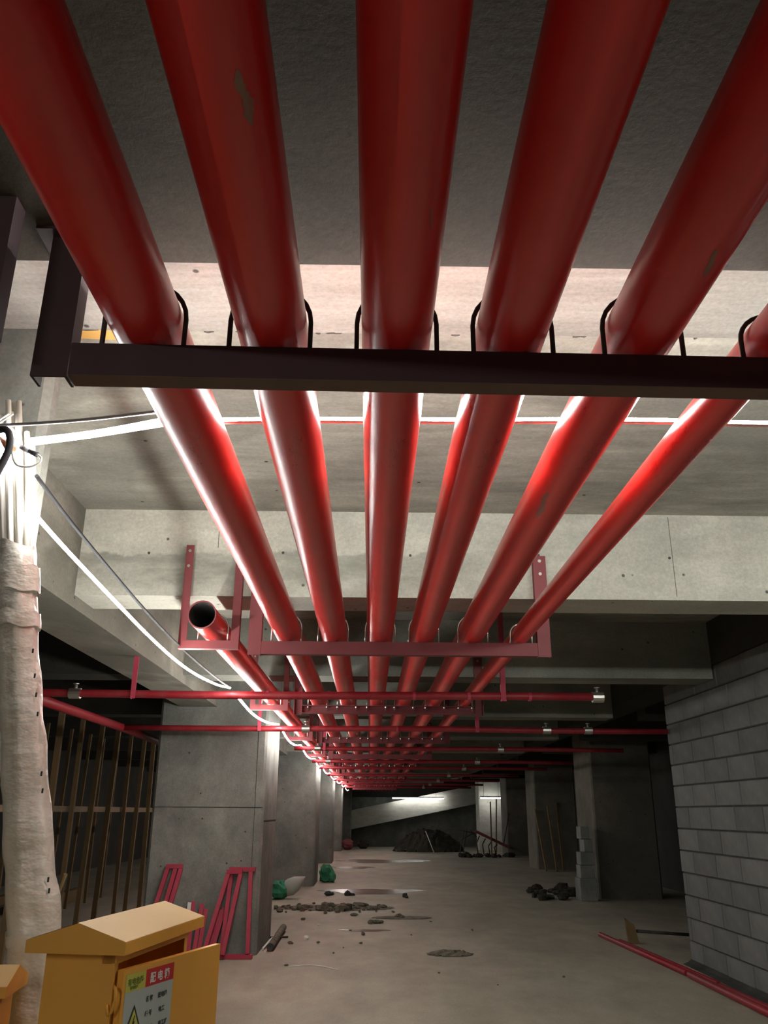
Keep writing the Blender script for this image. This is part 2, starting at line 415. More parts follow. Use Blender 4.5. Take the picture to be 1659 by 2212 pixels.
# hangers -----------------------------------------------------------
def chan(L, h=.08, d=.052, t=.006):
    # C profile: web at u=0 (facing -Y), flanges going back; v across
    return [(0, 0), (0, h), (d, h), (d, h-t), (t, h-t), (t, t), (d, t), (d, 0)]
def ubolt(x, r, zb, y, mat, parent):
    R = r+.010; pts = [(x-R, y, zb-.05), (x-R, y, zb+r)]
    for k in range(1, 12):
        t = pi-pi*k/12; pts.append((x+R*cos(t), y, zb+r+R*sin(t)))
    pts += [(x+R, y, zb+r), (x+R, y, zb-.05)]
    u = MB().tube(pts, .0058, 8).build('u_bolt', mat, parent)
    for s in (-1, 1):
        MB().tube([(x+s*R, y, zb-.022), (x+s*R, y, zb-.010)], .012, 6, smooth=False).build('nut', mat, u)
def make_hanger(loc, matc, matu, ztop, label, flip=False, plates=False, group=None):
    t = empty('pipe_hanger', loc, 0, label, 'pipe hanger', group)
    zt = 2.4875-loc[2]; s = -1 if flip else 1; o = .05 if flip else 0
    MB().prism(chan(1), (-.68, o, zt-.08), (0, s, 0), (0, 0, 1), (1, 0, 0), 1.70).build('crossbar', matc, t)
    for x0 in (-.762, 1.022):
        p = MB().prism(chan(1), (x0, o, zt-.085), (0, s, 0), (1, 0, 0), (0, 0, 1), ztop-loc[2]-zt+.085).build('post', matc, t)
        if plates:
            MB().box(x0-.03, x0+.11, -.03, .09, ztop-loc[2]-.008, ztop-loc[2]).build('base_plate', matc, p)
        else:
            for zz in (.035, .12):
                MB().tube([(x0+.04, -.006+o, ztop-loc[2]-zz), (x0+.04, .004+o, ztop-loc[2]-zz)], .011, 6, smooth=False).build('bolt', 'zinc', p)
    for x in PX: ubolt(x, PR, zt, .024, matu, t)
    ubolt(.925, .057, zt, .024, matu, t)
    return t
GH = 'channel steel pipe hangers under the cross beams'
h1 = make_hanger((0, 1.64, 2.4), 'steeldark', 'iron', BB, 'dark channel-steel pipe hanger nearest the camera, crossing the whole picture', plates=True, group=GH)  # u-bolts coloured dark iron to show galvanised steel against the light
h1.rotation_euler = (0, 0, radians(.9))
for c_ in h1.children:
    if c_.name.startswith('crossbar'): MB().box(-.68, 1.02, .001, .054, .0065, .0075).build('floor_lit_flange', 'lit_flange', c_)  # thin plate in lighter brown paints the floor light on the crossbar underside
h2 = make_hanger((0, 5.068, 2.4), 'steelred', 'zinc', 3.05, 'red channel-steel pipe hanger bolted to the pale beam, second from the camera', group=GH)
h3 = make_hanger((0, 8.298, 2.4), 'steelred', 'zinc', 3.06, 'red channel-steel pipe hanger behind the first thin cross pipe, third from the camera', flip=True, group=GH)
for k, (a, b) in enumerate(BY[3:]):
    o = copy_tree(h2 if k % 2 else h3); o.location = (0, a-.052, 2.4)
    o['label'] = ['fourth pipe hanger from the camera, dim red channel steel', 'fifth pipe hanger from the camera, dim red channel steel'][k] if k < 2 else '%s pipe hanger from the camera, dim and far down the corridor' % ORD[k+3]
def small_hanger(loc, mat, ztop, label, bolt=True):
    t = empty('pipe_bracket', loc, 0, label, 'pipe bracket', 'small brackets for the outer left pipe')
    zt = 2.4875-loc[2]; ztp = ztop-loc[2]
    MB().prism([(0, 0), (0, .05), (.005, .05), (.005, .005), (.05, .005), (.05, 0)], (-1.19, 0, zt-.05), (0, 1, 0), (0, 0, 1), (1, 0, 0), .37).build('crossbar', mat, t)
    for x0, s in ((-1.19, 1), (-.82, -1)):
        p = MB().prism([(0, 0), (s*.05, 0), (s*.05, .005), (s*.005, .005), (s*.005, .05), (0, .05)], (x0, .001, zt-.05), (1, 0, 0), (0, 1, 0), (0, 0, 1), ztp-zt+.05).build('post', mat, t)
        if bolt:
            for zz in (.04, .14):
                MB().tube([(x0+s*.025, -.008, ztp-zz), (x0+s*.025, .002, ztp-zz)], .010, 6, smooth=False).build('bolt', 'zinc', p)
    return t
sh1 = small_hanger((.022, 1.50, 2.4), 'steeldark', BB, 'dark angle-iron bracket at the upper left edge, beside the nearest hanger', False)
sh2 = small_hanger((0, 5.066, 2.4), 'steelred', 3.10, 'red angle-iron bracket on the pale beam holding the open-ended pipe')
ubolt(-.985, PR, 2.4875-2.4, .028, 'zinc', sh2)
for k, (a, b) in enumerate(BY[2:9]):
    o = copy_tree(sh2); o.location = (0, a-.054, 2.4); o['label'] = 'red angle-iron bracket under the outer left pipe at the third beam' if k == 0 else 'dim red angle-iron bracket under the outer left pipe, %s from the camera' % ORD[k+2]

# thin cross pipes ---------------------------------------------------
def cross_pipe(y, x0, x1, label, heads=(), collar=None, r=.032, z=2.40):
    t = empty('sprinkler_pipe', (x0, y, z), 0, label, 'pipe', 'thin red sprinkler pipes crossing below the big pipes')
    n = max(2, int((x1-x0)/.6))
    MB().tube([((x1-x0)*i/n, .012*sin(i*1.1+y), -.006*sin(i*.9)) for i in range(n+1)], r, 14).build('pipe_shell', 'red2', t)
    for hx in heads:
        c = MB().tube([(hx-x0-.045, 0, 0), (hx-x0+.045, 0, 0)], r+.011, 12, smooth=False)
        c.tube([(hx-x0, 0, 0), (hx-x0, 0, .075)], .013, 8)
        q = c.build('coupling', 'zinc', t)
        MB().tube([(hx-x0, 0, .075), (hx-x0, 0, .082)], .024, 10).tube([(hx-x0-.028, 0, .035), (hx-x0+.028, 0, .035)], .006, 6).build('sprinkler_head', 'zinc', q)
    for cx in (collar or ()):
        MB().tube([(cx-x0-.012, 0, 0), (cx-x0+.012, 0, 0)], r+.004, 12, smooth=False).build('collar', 'frame', t)
    return t
cross_pipe(6.90, -6.5, 1.87, 'thin red sprinkler pipe nearest the camera, ending in a silver coupling', heads=(1.86, -2.42), collar=(.35, .8, 1.3, -.35, -.85))
cross_pipe(9.80, -2.86, 3.42, 'second thin red sprinkler pipe, touching the top of the near column', heads=(2.02, 2.5, -.75), collar=(1.6, .3))
cross_pipe(12.9, -1.15, 3.8, 'third thin red sprinkler pipe, dim, with a silver fitting above the dark right side', heads=(1.95, -.8))
cross_pipe(16.2, -1.1, 3.8, 'fourth thin red sprinkler pipe, very dim', heads=(2.0, -.8))
for y, q in ((18.6, 'fifth'), (22.2, 'sixth'), (25.8, 'seventh'), (29.4, 'eighth'), (33.0, 'ninth and last')): cross_pipe(y, -1.1, 3.8, q+' thin red sprinkler pipe from the camera, dim', heads=(2.0,))
o = MB().tube([(-2.86, 4.0, 2.40), (-2.86, 7.9, 2.40), (-2.86, 9.86, 2.40), (-2.70, 13.5, 2.30)], .045, 14).build('branch_pipe', 'red2', origin=(-2.86, 4, 2.4))
tag(o, 'red branch pipe running back on the far left behind the side beam', 'pipe')
def drop(x, y, z0, z1, label, s=.04):
    o = MB().prism([(0, 0), (s, 0), (s, .004), (.004, .004), (.004, s), (0, s)], (x, y, z0), (1, 0, 0), (0, 1, 0), (0, 0, 1), z1-z0).build('angle_strut', 'frame', origin=(x, y, z0))
    tag(o, label, 'pipe strut', 'angle-iron struts for the thin sprinkler pipes'); return o
drop(1.06, 6.865, 2.36, SL, 'pinkish red angle strut holding the nearest thin pipe on the right')
drop(-1.96, 6.865, 2.36, 2.70, 'dark red angle strut holding the nearest thin pipe below the side beam')
drop(-1.30, 9.76, 2.37, SL, 'red angle strut in front of the near column top')
drop(1.2, 9.76, 2.37, SL, 'red angle strut on the second thin pipe, right of the big pipes')
drop(-.72, 12.86, 2.37, SL, 'dim red angle strut on the third thin pipe')

# ------------------------------------------------------------------ light strips
def smooth_path(pts, n=6):
    P = [Vector(p) for p in pts]; out = []
    for i in range(len(P)-1):
        a, b, c, d = P[max(i-1, 0)], P[i], P[i+1], P[min(i+2, len(P)-1)]
        for k in range(n):
            t = k/n; out.append(.5*((2*b)+(c-a)*t+(2*a-5*b+4*c-d)*t*t+(3*b-3*c+d-a)*t**3))
    out.append(P[-1]); return out
def strip(pts, hw, hh, mat, name, label, cat='led strip light', smooth=6, group='white led light strips'):
    t = empty(name, pts[0], 0, label, cat, group)
    o0 = Vector(pts[0]); path = [p-o0 for p in smooth_path(pts, smooth)]
    MB().tube(path, 1, 4, flat=(hh, hw), smooth=False).build('light_band', mat, t)
    return t, path
# across the bay, resting on the big pipes
ZT = PZ+PR+.012
pts = [(-1.235, 2.72, 2.745), (-.97, 2.60, 2.72), (-.70, 2.43, 2.685), (-.53, 2.38, ZT), (-.242, 2.365, ZT), (.05, 2.36, ZT), (.32, 2.355, ZT), (.625, 2.345, ZT), (.925, 2.35, 2.668), (1.25, 2.36, 2.668), (1.9, 2.385, 2.685), (3.40, 2.43, 2.72)]
t, path = strip(pts[2:], .0025, .0085, 'led_main', 'led_strip', 'bright white light strip laid crosswise over the big red pipes', smooth=5)
MB().tube([p-Vector(pts[2]) for p in smooth_path(pts[:3], 5)], 1, 4, flat=(.0085, .0025), smooth=False).build('light_band', 'led_low', t)
lo = [p+Vector((0, -.010, -.012)) for p in path[6:]]
MB().tube(lo, .0045, 6).build('strip_cord', 'whiteplastic', t)
pts = [(-1.235, 2.70, 2.725), (-.97, 2.585, 2.707), (-.62, 2.405, 2.678)]
strip(pts, .003, .011, 'led_low', 'led_strip', 'broad glaring end of light strip between the tube bundle and the leftmost pipe', smooth=5)
# along the columns, draped over the thin cross pipes
side = [(-1.18, 2.66, 2.48), (-1.18, 2.85, 2.46), (-1.175, 3.28, 2.425), (-1.17, 4.4, 2.36), (-1.165, 5.28, 2.345), (-1.155, 6.2, 2.385), (-1.15, 6.84, 2.445)]
strip(side, .004, .006, 'led_side', 'led_strip', 'white light strip sagging from the tube bundle to the nearest thin pipe')
def sag(a, b, d): return [a, ((a[0]*2+b[0])/3, (a[1]*2+b[1])/3, (a[2]*2+b[2])/3-d), ((a[0]+b[0]*2)/3, (a[1]+b[1]*2)/3, (a[2]+b[2]*2)/3-d*.9), b]
hooks = [(-1.14, 6.93, 2.43), (-1.06, 9.75, 2.44), (-1.05, 9.86, 2.42), (-1.05, 12.84, 2.44), (-1.05, 16.14, 2.44), (-1.05, 18.54, 2.44), (-1.05, 22.14, 2.44), (-1.03, 25.74, 2.44), (-1.0, 29.34, 2.44), (-.98, 32.94, 2.44), (-.95, 37.5, 2.40)]
lab = ['light strip sagging between the nearest and second thin pipes', None, 'light strip sagging beyond the top of the near column']
for i in range(len(hooks)-1):
    a, b = hooks[i], hooks[i+1]
    if i == 1: continue
    a = (a[0], a[1]+.06, a[2])
    strip(sag(a, b, .07), .006, .008, 'led_side' if i < 1 else 'led_dist', 'led_strip', lab[i] if i < 3 else 'small distant light strip sagging along the columns from the %s thin pipe' % ['', '', '', 'third', 'fourth', 'fifth', 'sixth', 'seventh', 'eighth', 'last', ''][i])
def far_tube(x0, x1, y, z, label):
    t, p = strip([(x0, y, z), (x1, y, z)], .02, .024, 'led_far', 'led_tube', label, 'light tube', 1, 'far light tubes')
    w = x1-x0
    MB().box(-.02, w+.02, -.035, .035, .035, .075).build('batten', 'steeldark', t)
    for x in (.15*w, .85*w): MB().box(x-.006, x+.006, -.006, .006, .07, SL-z).build('hanging_rod', 'iron', t)
far_tube(1.02, 3.42, 40.9, 2.13, 'horizontal white light tube in the distance in front of the ramp')
far_tube(4.72, 5.62, 37.5, 2.11, 'short white light tube at the top of the bright far column')
# unseen strip added behind the camera to light the switch box front
strip([(-1.80, -3.6, 2.60), (-1.80, -2.0, 2.55), (-1.80, -.4, 2.60)], .005, .007, 'led_rear_fill', 'led_strip', 'added unseen light strip under the side beam behind the camera')
# knot of strips and cables at the upper left
t = empty('strip_knot', (-1.29, 2.66, 2.72), 0, 'glaring knot of coiled light strip tied to the tube bundle', 'led strip light')
for k in range(3):
    a = [( .03*cos(u+k), -.02+.012*sin(u*2)+.012*k, .045*sin(u)-.01*k) for u in [i*.7 for i in range(9)]]
    MB().tube(a, 1, 4, flat=(.006, .004), smooth=False).build('light_band', 'led_knot', t)
MB().tube([(.02, -.05, .075), (.0, -.055, .055), (-.03, -.05, .03), (.0, -.05, .045), (.035, -.05, .075)], .003, 6).build('cable_tie', 'whiteplastic', t)
def cable(name, pts, r, mat, label, cat='cable', n=6):
    o = MB().tube(smooth_path(pts, 5), r, n if n else 8).build(name, mat, origin=pts[0]); return tag(o, label, cat)
cable('black_cable', [(-1.36, 2.45, 1.95), (-1.30, 2.50, 2.30), (-1.245, 2.55, 2.55), (-1.225, 2.56, 2.64), (-1.235, 2.56, 2.70), (-1.27, 2.57, 2.715), (-1.33, 2.6, 2.70)], .0125, 'black', 'thick black cable hanging in front of the tube bundle at the left edge', n=10)
cable('thin_cord', [(-1.42, 2.62, 2.76), (-1.30, 2.60, 2.745), (-1.0, 2.52, 2.728), (-.72, 2.42, 2.712), (-.60, 2.37, 2.70)], .006, 'greyrubber', 'thin grey cord stretched just above the glaring light strip')
cable('sagging_cable', [(-1.18, 2.70, 2.60), (-1.18, 3.24, 2.545), (-1.18, 4.35, 2.475), (-1.18, 5.24, 2.45), (-1.17, 6.2, 2.445), (-1.155, 6.87, 2.45)], .0075, 'black', 'black cable hanging beside the sagging light strip', n=8)
cable('connector_lead', [(-1.235, 2.60, 2.665), (-1.225, 2.60, 2.625), (-1.205, 2.60, 2.597), (-1.165, 2.60, 2.592), (-1.135, 2.60, 2.607), (-1.130, 2.60, 2.625), (-1.145, 2.60, 2.638)], .004, 'whiteplastic', 'short white lead curling out with a grey connector')
t = empty('connector', (-1.205, 2.60, 2.665), 0, 'grey inline plug on the curled white lead', 'connector')
MB().tube([(0, 0, 0), (.028, 0, -.014)], .009, 8).build('socket_half', 'greyrubber', t)
MB().tube([(.030, 0, -.015), (.060, 0, -.028)], [.0075, .010], 8).build('plug_half', 'black', t)
tag(MB().tube([(-1.28, 2.60, 2.70), (-1.245, 2.60, 2.665), (-1.225, 2.60, 2.655)], [.006, .018, .010], 7).build('orange_tape', 'orange', origin=(-1.28, 2.6, 2.7)), 'orange insulating tape lump where the strips join', 'tape')

random.seed(5)
# ------------------------------------------------------------------ conduit bundle in film
A0 = Vector((-1.322, 2.75, 2.90)); A1 = Vector((-.905, 2.75, .60)); A2 = Vector((-.80, 2.75, .0))
def axis(z):
    T = [(2.95, -1.335), (2.9, -1.322), (2.49, -1.25), (2.0, -1.170), (1.71, -1.105), (1.37, -1.035), (1.24, -1.005), (.94, -.945), (0, -.79)]
    for (za, xa), (zb, xb) in zip(T, T[1:]):
        if z >= zb: return xa+(xb-xa)*(za-z)/(za-zb)
    return T[-1][1]
k = 0
tubes_xy = []
for ring, (n, rr) in enumerate(((1, 0), (6, .021), (11, .042))):
    for i in range(n):
        a = 2*pi*i/n+.3*ring; tubes_xy.append((rr*cos(a), rr*sin(a)))
top = {}
for i, (dx, dy) in enumerate(tubes_xy):
    zt = 2.97-.16*abs(dx+.0)/.042-random.uniform(0, .10) if dy < .03 else 2.90-random.uniform(0, .1)
    if dx > .02: zt -= .05
    zs = [zt, 2.6, 2.2, 1.8, 1.4, 1.0, .5, .0]
    spread = lambda z: 1.4 if z > 2.3 else 1.0
    pts = [(axis(z)+dx*spread(z), 2.75+dy, z) for z in zs]
    o = MB().tube(pts[::-1], .0098, 10).build('conduit_tube', 'pvc', origin=pts[-1])
    tag(o, 'white plastic conduit tube standing in the film-wrapped bundle at the left', 'tube', 'white conduit tubes in the wrapped bundle')
mb = MB(); rings = 70; seg = 28; b = 0
for i in range(rings+1):
    z = 2.36-2.36*i/rings
    rad = .060+.014*(2.36-z)/1.2 if z > 1.1 else .077
    if z < .95: rad = .077-.02*(.95-z)
    for j in range(seg):
        th = 2*pi*j/seg
        rr = rad*(1+.06*sin(3*th+z*2.2)+.03*sin(7*th-z*4)+.045*sin(z*37+2*sin(th))*(1 if z < 1.35 else .35))+random.uniform(-.0012, .0012)
        if i == 0: rr = .058
        mb.v.append(Vector((axis(z)+rr*cos(th), 2.75+rr*sin(th), z+.012*sin(th*2+i))))
for i in range(rings):
    for j in range(seg):
        j2 = (j+1) % seg; mb.f.append([i*seg+j, (i+1)*seg+j, (i+1)*seg+j2, i*seg+j2]); mb.sm.append(True)
t = empty('film_wrap', (axis(0), 2.75, 0), 0, 'crumpled translucent plastic film wrapped round the conduit bundle', 'plastic wrap')
o = mb.build('film_sleeve', 'film'); o.data.transform(Matrix.Translation((-axis(0), -2.75, 0))); o.parent = t
for z, dz in ((2.28, .09), (2.12, .05), (1.16, .03)):
    mb = MB(); n = 28
    for zz in (z, z-dz):
        r = .072 if z > 1.5 else .083
        mb.v += [Vector((axis(zz)-axis(0)+r*cos(2*pi*i/n), r*sin(2*pi*i/n), zz+.006*sin(i))) for i in range(n)]
    for i in range(n): mb.f.append([i, n+i, n+(i+1) % n, (i+1) % n]); mb.sm.append(True)
    tag(mb.build('tape_band', 'film', t), 'tan tape band')
# printed dark dashes running down the right of the film
for z in (1.98, 1.90, 1.84, 1.78, 1.60, 1.55, 1.30, 1.27):
    r = .079; th = -.62
    x = axis(z)-axis(0)+r*cos(th); y = r*sin(th)
    MB().box(x-.002, x+.003, y-.006, y-.003, z, z+.014).build('printed_mark', 'ink', t)
mb = MB()
v = [(-1.262, 2.925, 2.50), (-1.19, 2.925, 2.50), (-1.205, 2.925, 2.44), (-1.225, 2.925, 2.26), (-1.262, 2.925, 2.05)]

# ------------------------------------------------------------------ yellow switch boxes
def cabinet(loc, rz, W, D, z0, z1, label, door_open, legs=True, cracked=True):
    # local frame: +Y along the long side, -X across; door on the +X face
    t = empty('switch_cabinet', (loc[0], loc[1], 0), rz, label, 'switch box', 'yellow site switch boxes')
    th = .0025
    mb = MB().box(-D, 0, 0, th, z0, z1).box(-D, 0, W-th, W, z0, z1).box(-D, -D+th, th, W-th, z0, z1).box(-D+th, 0, th, W-th, z0, z0+th).box(-D+th, 0, th, W-th, z1-th, z1)
    mb.build('cabinet_shell', 'yellow', t)
    MB().box(-th, .0, th, .02, z0+th, z1-.02).box(-th, .0, W-.02, W-th, z0+th, z1-.02).box(-.03, .004, 0, W, z1-.022, z1+.0).build('door_frame', 'yellow', t)
    ov = .036; zr = z1+.0; ap = .062; fh = .026
    prof = [(-D-ov, zr), (ov, zr), (ov, zr+fh), (-D/2, zr+ap), (-D-ov, zr+fh)]
    q = MB().prism(prof, (0, -ov*.9, 0), (1, 0, 0), (0, 0, 1), (0, 1, 0), W+ov*1.6).build('roof', 'yellow', t)
    # dusty sheet top
    up = MB()
    for (xa, za, xb, zb) in ((ov-.001, zr+fh+.001, -D/2, zr+ap+.001), (-D/2, zr+ap+.001, -D-ov+.001, zr+fh+.001)):
        b = len(up.v); up.v += [Vector((xa, -ov*.9+.001, za)), Vector((xa, W+ov*.7-.001, za)), Vector((xb, W+ov*.7-.001, zb)), Vector((xb, -ov*.9+.001, zb))]
        up.f.append([b, b+1, b+2, b+3]); up.sm.append(False)
    tag(up.build('dust_layer', 'dustyellow', q), 'dusty top of the roof')
    # door
    dd = empty('door', (.004, .012, 0), -door_open); dd.parent = t; 
    for kk in ('label', 'category', 'group'):
        if kk in dd: del dd[kk]
    Wd = W-.02; zt = z1-.035; tk = .016
    # a folded steel tray: skin with returned edges
    mbd = MB().box(tk-.003, tk, 0, Wd, z0+.01, zt).box(0, tk-.003, 0, .003, z0+.01, zt).box(0, tk-.003, Wd-.003, Wd, z0+.01, zt).box(0, tk-.003, .003, Wd-.003, zt-.003, zt).box(0, tk-.003, .003, Wd-.003, z0+.01, z0+.013)
    mbd.build('door_panel', 'yellow', dd, bevel=.0008)
    if legs:
        for x in (-D+.01, -.035):
            for y in (.01, W-.035):
                MB().prism([(0, 0), (.025, 0), (.025, .003), (.003, .003), (.003, .025), (0, .025)], (x, y, 0), (1, 0, 0), (0, 1, 0), (0, 0, 1), z0).build('leg', 'yellow', t)
    return t, dd, zt, tk
cab, door, zt, tk = cabinet((-.568, 2.095), radians(-9), .45, .165, .60, 1.20, 'yellow steel switch box with pitched roof and open door with warning sticker', radians(11))
cab2, door2, _, _ = cabinet((-1.30, 2.44), radians(-84), .34, .13, .55, 1.045, 'second yellow switch box, cut off at the lower left corner', 0.0)
# hasp and hook beside the hinge edge
MB().tube([(.006, -.004, 1.135), (.014, -.012, 1.13), (.016, -.014, 1.11), (.006, -.006, 1.085), (-.002, -.006, 1.08), (-.006, -.008, 1.10)], .0035, 8).build('hook', 'yellow', cab)
MB().box(-.004, .002, -.004, .004, 1.14, 1.18).build('hinge', 'yellow', cab)
# sticker on the door
X0 = tk+.0006
def flat(y0, y1, z0, z1, mat, name, par, t=.0006, dx=0):
    return MB().box(X0-.0006+dx, X0+dx, y0, y1, z0, z1).build(name, mat, par)
st = flat(.012, .205, zt-.275, zt-.012, 'stickerwhite', 'warning_sticker', door)
flat(.012, .088, zt-.048, zt-.012, 'stickeryellow', 'yellow_panel', st, dx=.0004)
flat(.088, .205, zt-.048, zt-.012, 'stickerred', 'red_panel', st, dx=.0004)
def text(s, y, z, size, mat, name, par, stretch=1.0):
    cu = bpy.data.curves.new(name, 'FONT'); cu.body = s; cu.size = size; cu.extrude = 0; cu.offset = .0006*size/.02
    o = bpy.data.objects.new(name, cu); C.objects.link(o)
    dg = bpy.context.evaluated_depsgraph_get(); me = bpy.data.meshes.new_from_object(o.evaluated_get(dg))
    C.objects.unlink(o); bpy.data.objects.remove(o)
    me.materials.clear(); me.materials.append(M[mat])
    r = bpy.data.objects.new(name, me); C.objects.link(r); r.parent = par
    r['kind'] = 'stuff'
    # text x -> +Y, text y -> +Z, facing +X
    me.transform(Matrix(((0, 0, 1, X0+.0009), (stretch, 0, 0, y), (0, 1, 0, z), (0, 0, 0, 1))))
    return r
text('配 电 箱', .105, zt-.040, .023, 'inkwhite', 'header_lettering', st)
text('有电危险', .018, zt-.034, .0155, 'inkgreen', 'logo_lettering', st)
text('有电危险', .028, zt-.043, .008, 'inkgreen', 'logo_lettering', st)
text('名 称      配电箱', .095, zt-.078, .0125, 'ink', 'lettering', st)
text('编 号        电工', .095, zt-.108, .0125, 'ink', 'lettering', st)
text('责任人      电工班', .095, zt-.138, .0125, 'ink', 'lettering', st)
text('有电危险 当心触电', .075, zt-.168, .0125, 'ink', 'lettering', st)
def tri(cy, cz, hw, h, mat, name, dx):
    mb = MB(); mb.v = [Vector((X0+dx, cy-hw, cz)), Vector((X0+dx, cy+hw, cz)), Vector((X0+dx, cy, cz+h))]; mb.f = [[0, 1, 2]]; mb.sm = [False]
    return mb.build(name, mat, st)
tri(.052, zt-.138, .036, .062, 'ink', 'warning_triangle', .0007)
tri(.052, zt-.134, .028, .049, 'stickeryellow', 'triangle_field', .0010)
mb = MB(); zz = zt-.128
mb.v = [Vector((X0+.0013, .052+y, zz+z)) for y, z in ((.002, .030), (-.005, .013), (.0, .014), (-.003, .0), (.006, .019), (.001, .018), (.005, .030))]
mb.f = [[0, 1, 2, 5, 6], [2, 3, 4, 5]]; mb.sm = [False, False]; mb.build('bolt_symbol', 'ink', st)

# ------------------------------------------------------------------ leaning red frames and short irons at the near column
def lean_frame(name, x0, x1, top0, top1, h, y0, y1, label, mat='frame', bars=((0, 0), (1, 1)), foot=True):
    # bars: (foot fraction, head fraction) along the base / head bars
    t = empty(name, ((x0+x1)/2, y0, 0), 0, label, 'steel frame', 'red hanger frames leaning on the near column')
    o = Vector(((x0+x1)/2, y0, 0)); B = lambda f: Vector((x0+(x1-x0)*f, y0, .05))-o; T = lambda f: Vector((top0+(top1-top0)*f, y1, h))-o
    for a, b in bars:
        p, q = B(a), T(b); MB().tube([p, q], 1, 4, flat=(.022, .022), smooth=False).build('upright', mat, t)
    MB().tube([T(-.12)+Vector((0, 0, .022)), T(1.12)+Vector((0, 0, .022))], 1, 4, flat=(.022, .026), smooth=False).build('head_bar', mat, t)
    if foot: MB().tube([B(-.12)+Vector((0, 0, -.025)), B(1.12)+Vector((0, 0, -.025))], 1, 4, flat=(.022, .03), smooth=False).build('foot_bar', mat, t)
    return t
lean_frame('hanger_frame', -1.60, -1.30, -1.57, -1.33, .86, 10.10, 10.30, 'red steel frame leaning at the right corner of the near column', bars=((0, .0), (.95, .9)))
lean_frame('hanger_frame', -1.78, -1.52, -1.60, -1.46, .84, 10.02, 10.24, 'red steel frame slanting behind the switch box door', bars=((0, 0), (.8, 1)), foot=False)
lean_frame('hanger_frame', -2.47, -2.30, -2.30, -2.15, .89, 10.08, 10.30, 'red steel frame slanting at the left part of the near column', bars=((0, 0), (.7, .6), (1, 1)), foot=False)
for i, (x, xt, h, mt) in enumerate(((-2.05, -2.04, .56, 'whiteplastic'), (-1.99, -2.0, .57, 'frame'), (-1.93, -1.90, .55, 'frame'), (-1.88, -1.85, .50, 'frame'), (-1.75, -1.64, .52, 'frame'), (-1.80, -1.69, .50, 'frame'), (-2.12, -2.09, .50, 'frame'))):
    o = MB().prism([(0, 0), (.045, 0), (.045, .005), (.005, .005), (.005, .05), (0, .05)], (x, 10.12, .003), (1, 0, 0), (0, 1, 0), Vector((xt-x, .17, h)).normalized(), h).build('short_iron', mt, origin=(x, 10.12, 0))
    tag(o, 'white-ended short iron leaning on the near column' if mt != 'frame' else 'short red angle iron leaning on the near column behind the switch box', 'angle iron', 'short irons leaning on the near column')

# ------------------------------------------------------------------ timber shoring on the left
for i in range(11):
    y = 8.9+i*.78; h = 2.72
    o = MB().tube([(-3.8+random.uniform(-.03, .03), y, 0), (-3.8+random.uniform(-.04, .04), y+random.uniform(-.04, .04), h)], 1, 4, flat=(.026+.004*(i % 3), .026), smooth=False).build('shoring_post', 'wood', origin=(-3.8, y, 0))
    tag(o, 'brown timber shoring post, %s in the front row left of the near column' % ORD[i], 'post', 'timber shoring posts in the dark left bay')
for i in range(9):
    y = 9.2+i*.95
    o = MB().tube([(-4.9+random.uniform(-.05, .05), y, 0), (-4.9+random.uniform(-.05, .05), y, 2.75)], 1, 4, flat=(.022, .022), smooth=False).build('shoring_post', 'wood', origin=(-4.9, y, 0))
    tag(o, 'dim timber shoring post, %s in the second row of the dark left bay' % ORD[i], 'post', 'second row of shoring posts')
for z, x, s in ((1.52, -3.84, .03), ):
    tag(MB().box(x-s, x+s*.4, 7.5, 17.2, z-.035, z+.035).build('shoring_rail', 'rail', origin=(x, 7.5, z)), 'pale horizontal timber rail across the shoring posts', 'rail')
tag(MB().box(-4.95, -4.90, 8.5, 17.5, 1.50, 1.56).build('shoring_rail', 'rail', origin=(-4.9, 8.5, 1.5)), 'dim horizontal rail on the second row of shoring posts', 'rail')
for i in range(6):
    tag(MB().box(-6.5+i*.24, -6.35+i*.24, 13.2+.2*i, 15.8+.15*i, .0, .10+.05*(i % 3)).build('timber_board', 'wood', origin=(-6.4+i*.24, 13.2, 0)), 'timber board lying behind the shoring, %s from the far left' % ORD[i], 'board', 'boards lying in the left bay')
tag(MB().tube([(-3.45, 9.55, .03), (-3.05, 9.1, .9)], .02, 8).build('leaning_stick', 'wood', origin=(-3.45, 9.55, 0)), 'thin brown stick leaning behind the wrapped bundle', 'stick')

# ------------------------------------------------------------------ floor things
def rod(name, a, b, r, mat, label, cat, group=None, n=12, flat=None):
    o = MB().tube([a, b], r, 4 if flat else n, flat=flat, smooth=not flat).build(name, mat, origin=a); return tag(o, label, cat, group)
t = empty('old_pipe', (-1.13, 10.62, .045), 0, 'short brown pipe lying on the floor by the near column corner', 'pipe')
MB().tube([(0, 0, 0), (-.02, 1.75, 0)], .042, 16, cap=False).tube([(-.02, 1.74, 0), (-.02, 1.75, 0)], .042, 16).build('pipe_shell', 'rubble', t)
MB().tube([(0, .002, 0), (0, .01, 0)], .038, 16).build('pipe_bore', 'inside', t)
rod('white_batten', (-1.22, 10.72, .015), (-1.20, 11.9, .015), .01, 'whiteplastic', 'thin white batten lying beside the short brown pipe', 'batten', flat=(.010, .012))
rod('iron_offcut', (-1.24, 11.6, .02), (-1.02, 11.66, .02), .012, 'iron', 'dark iron offcut on the floor at the column corner', 'offcut')
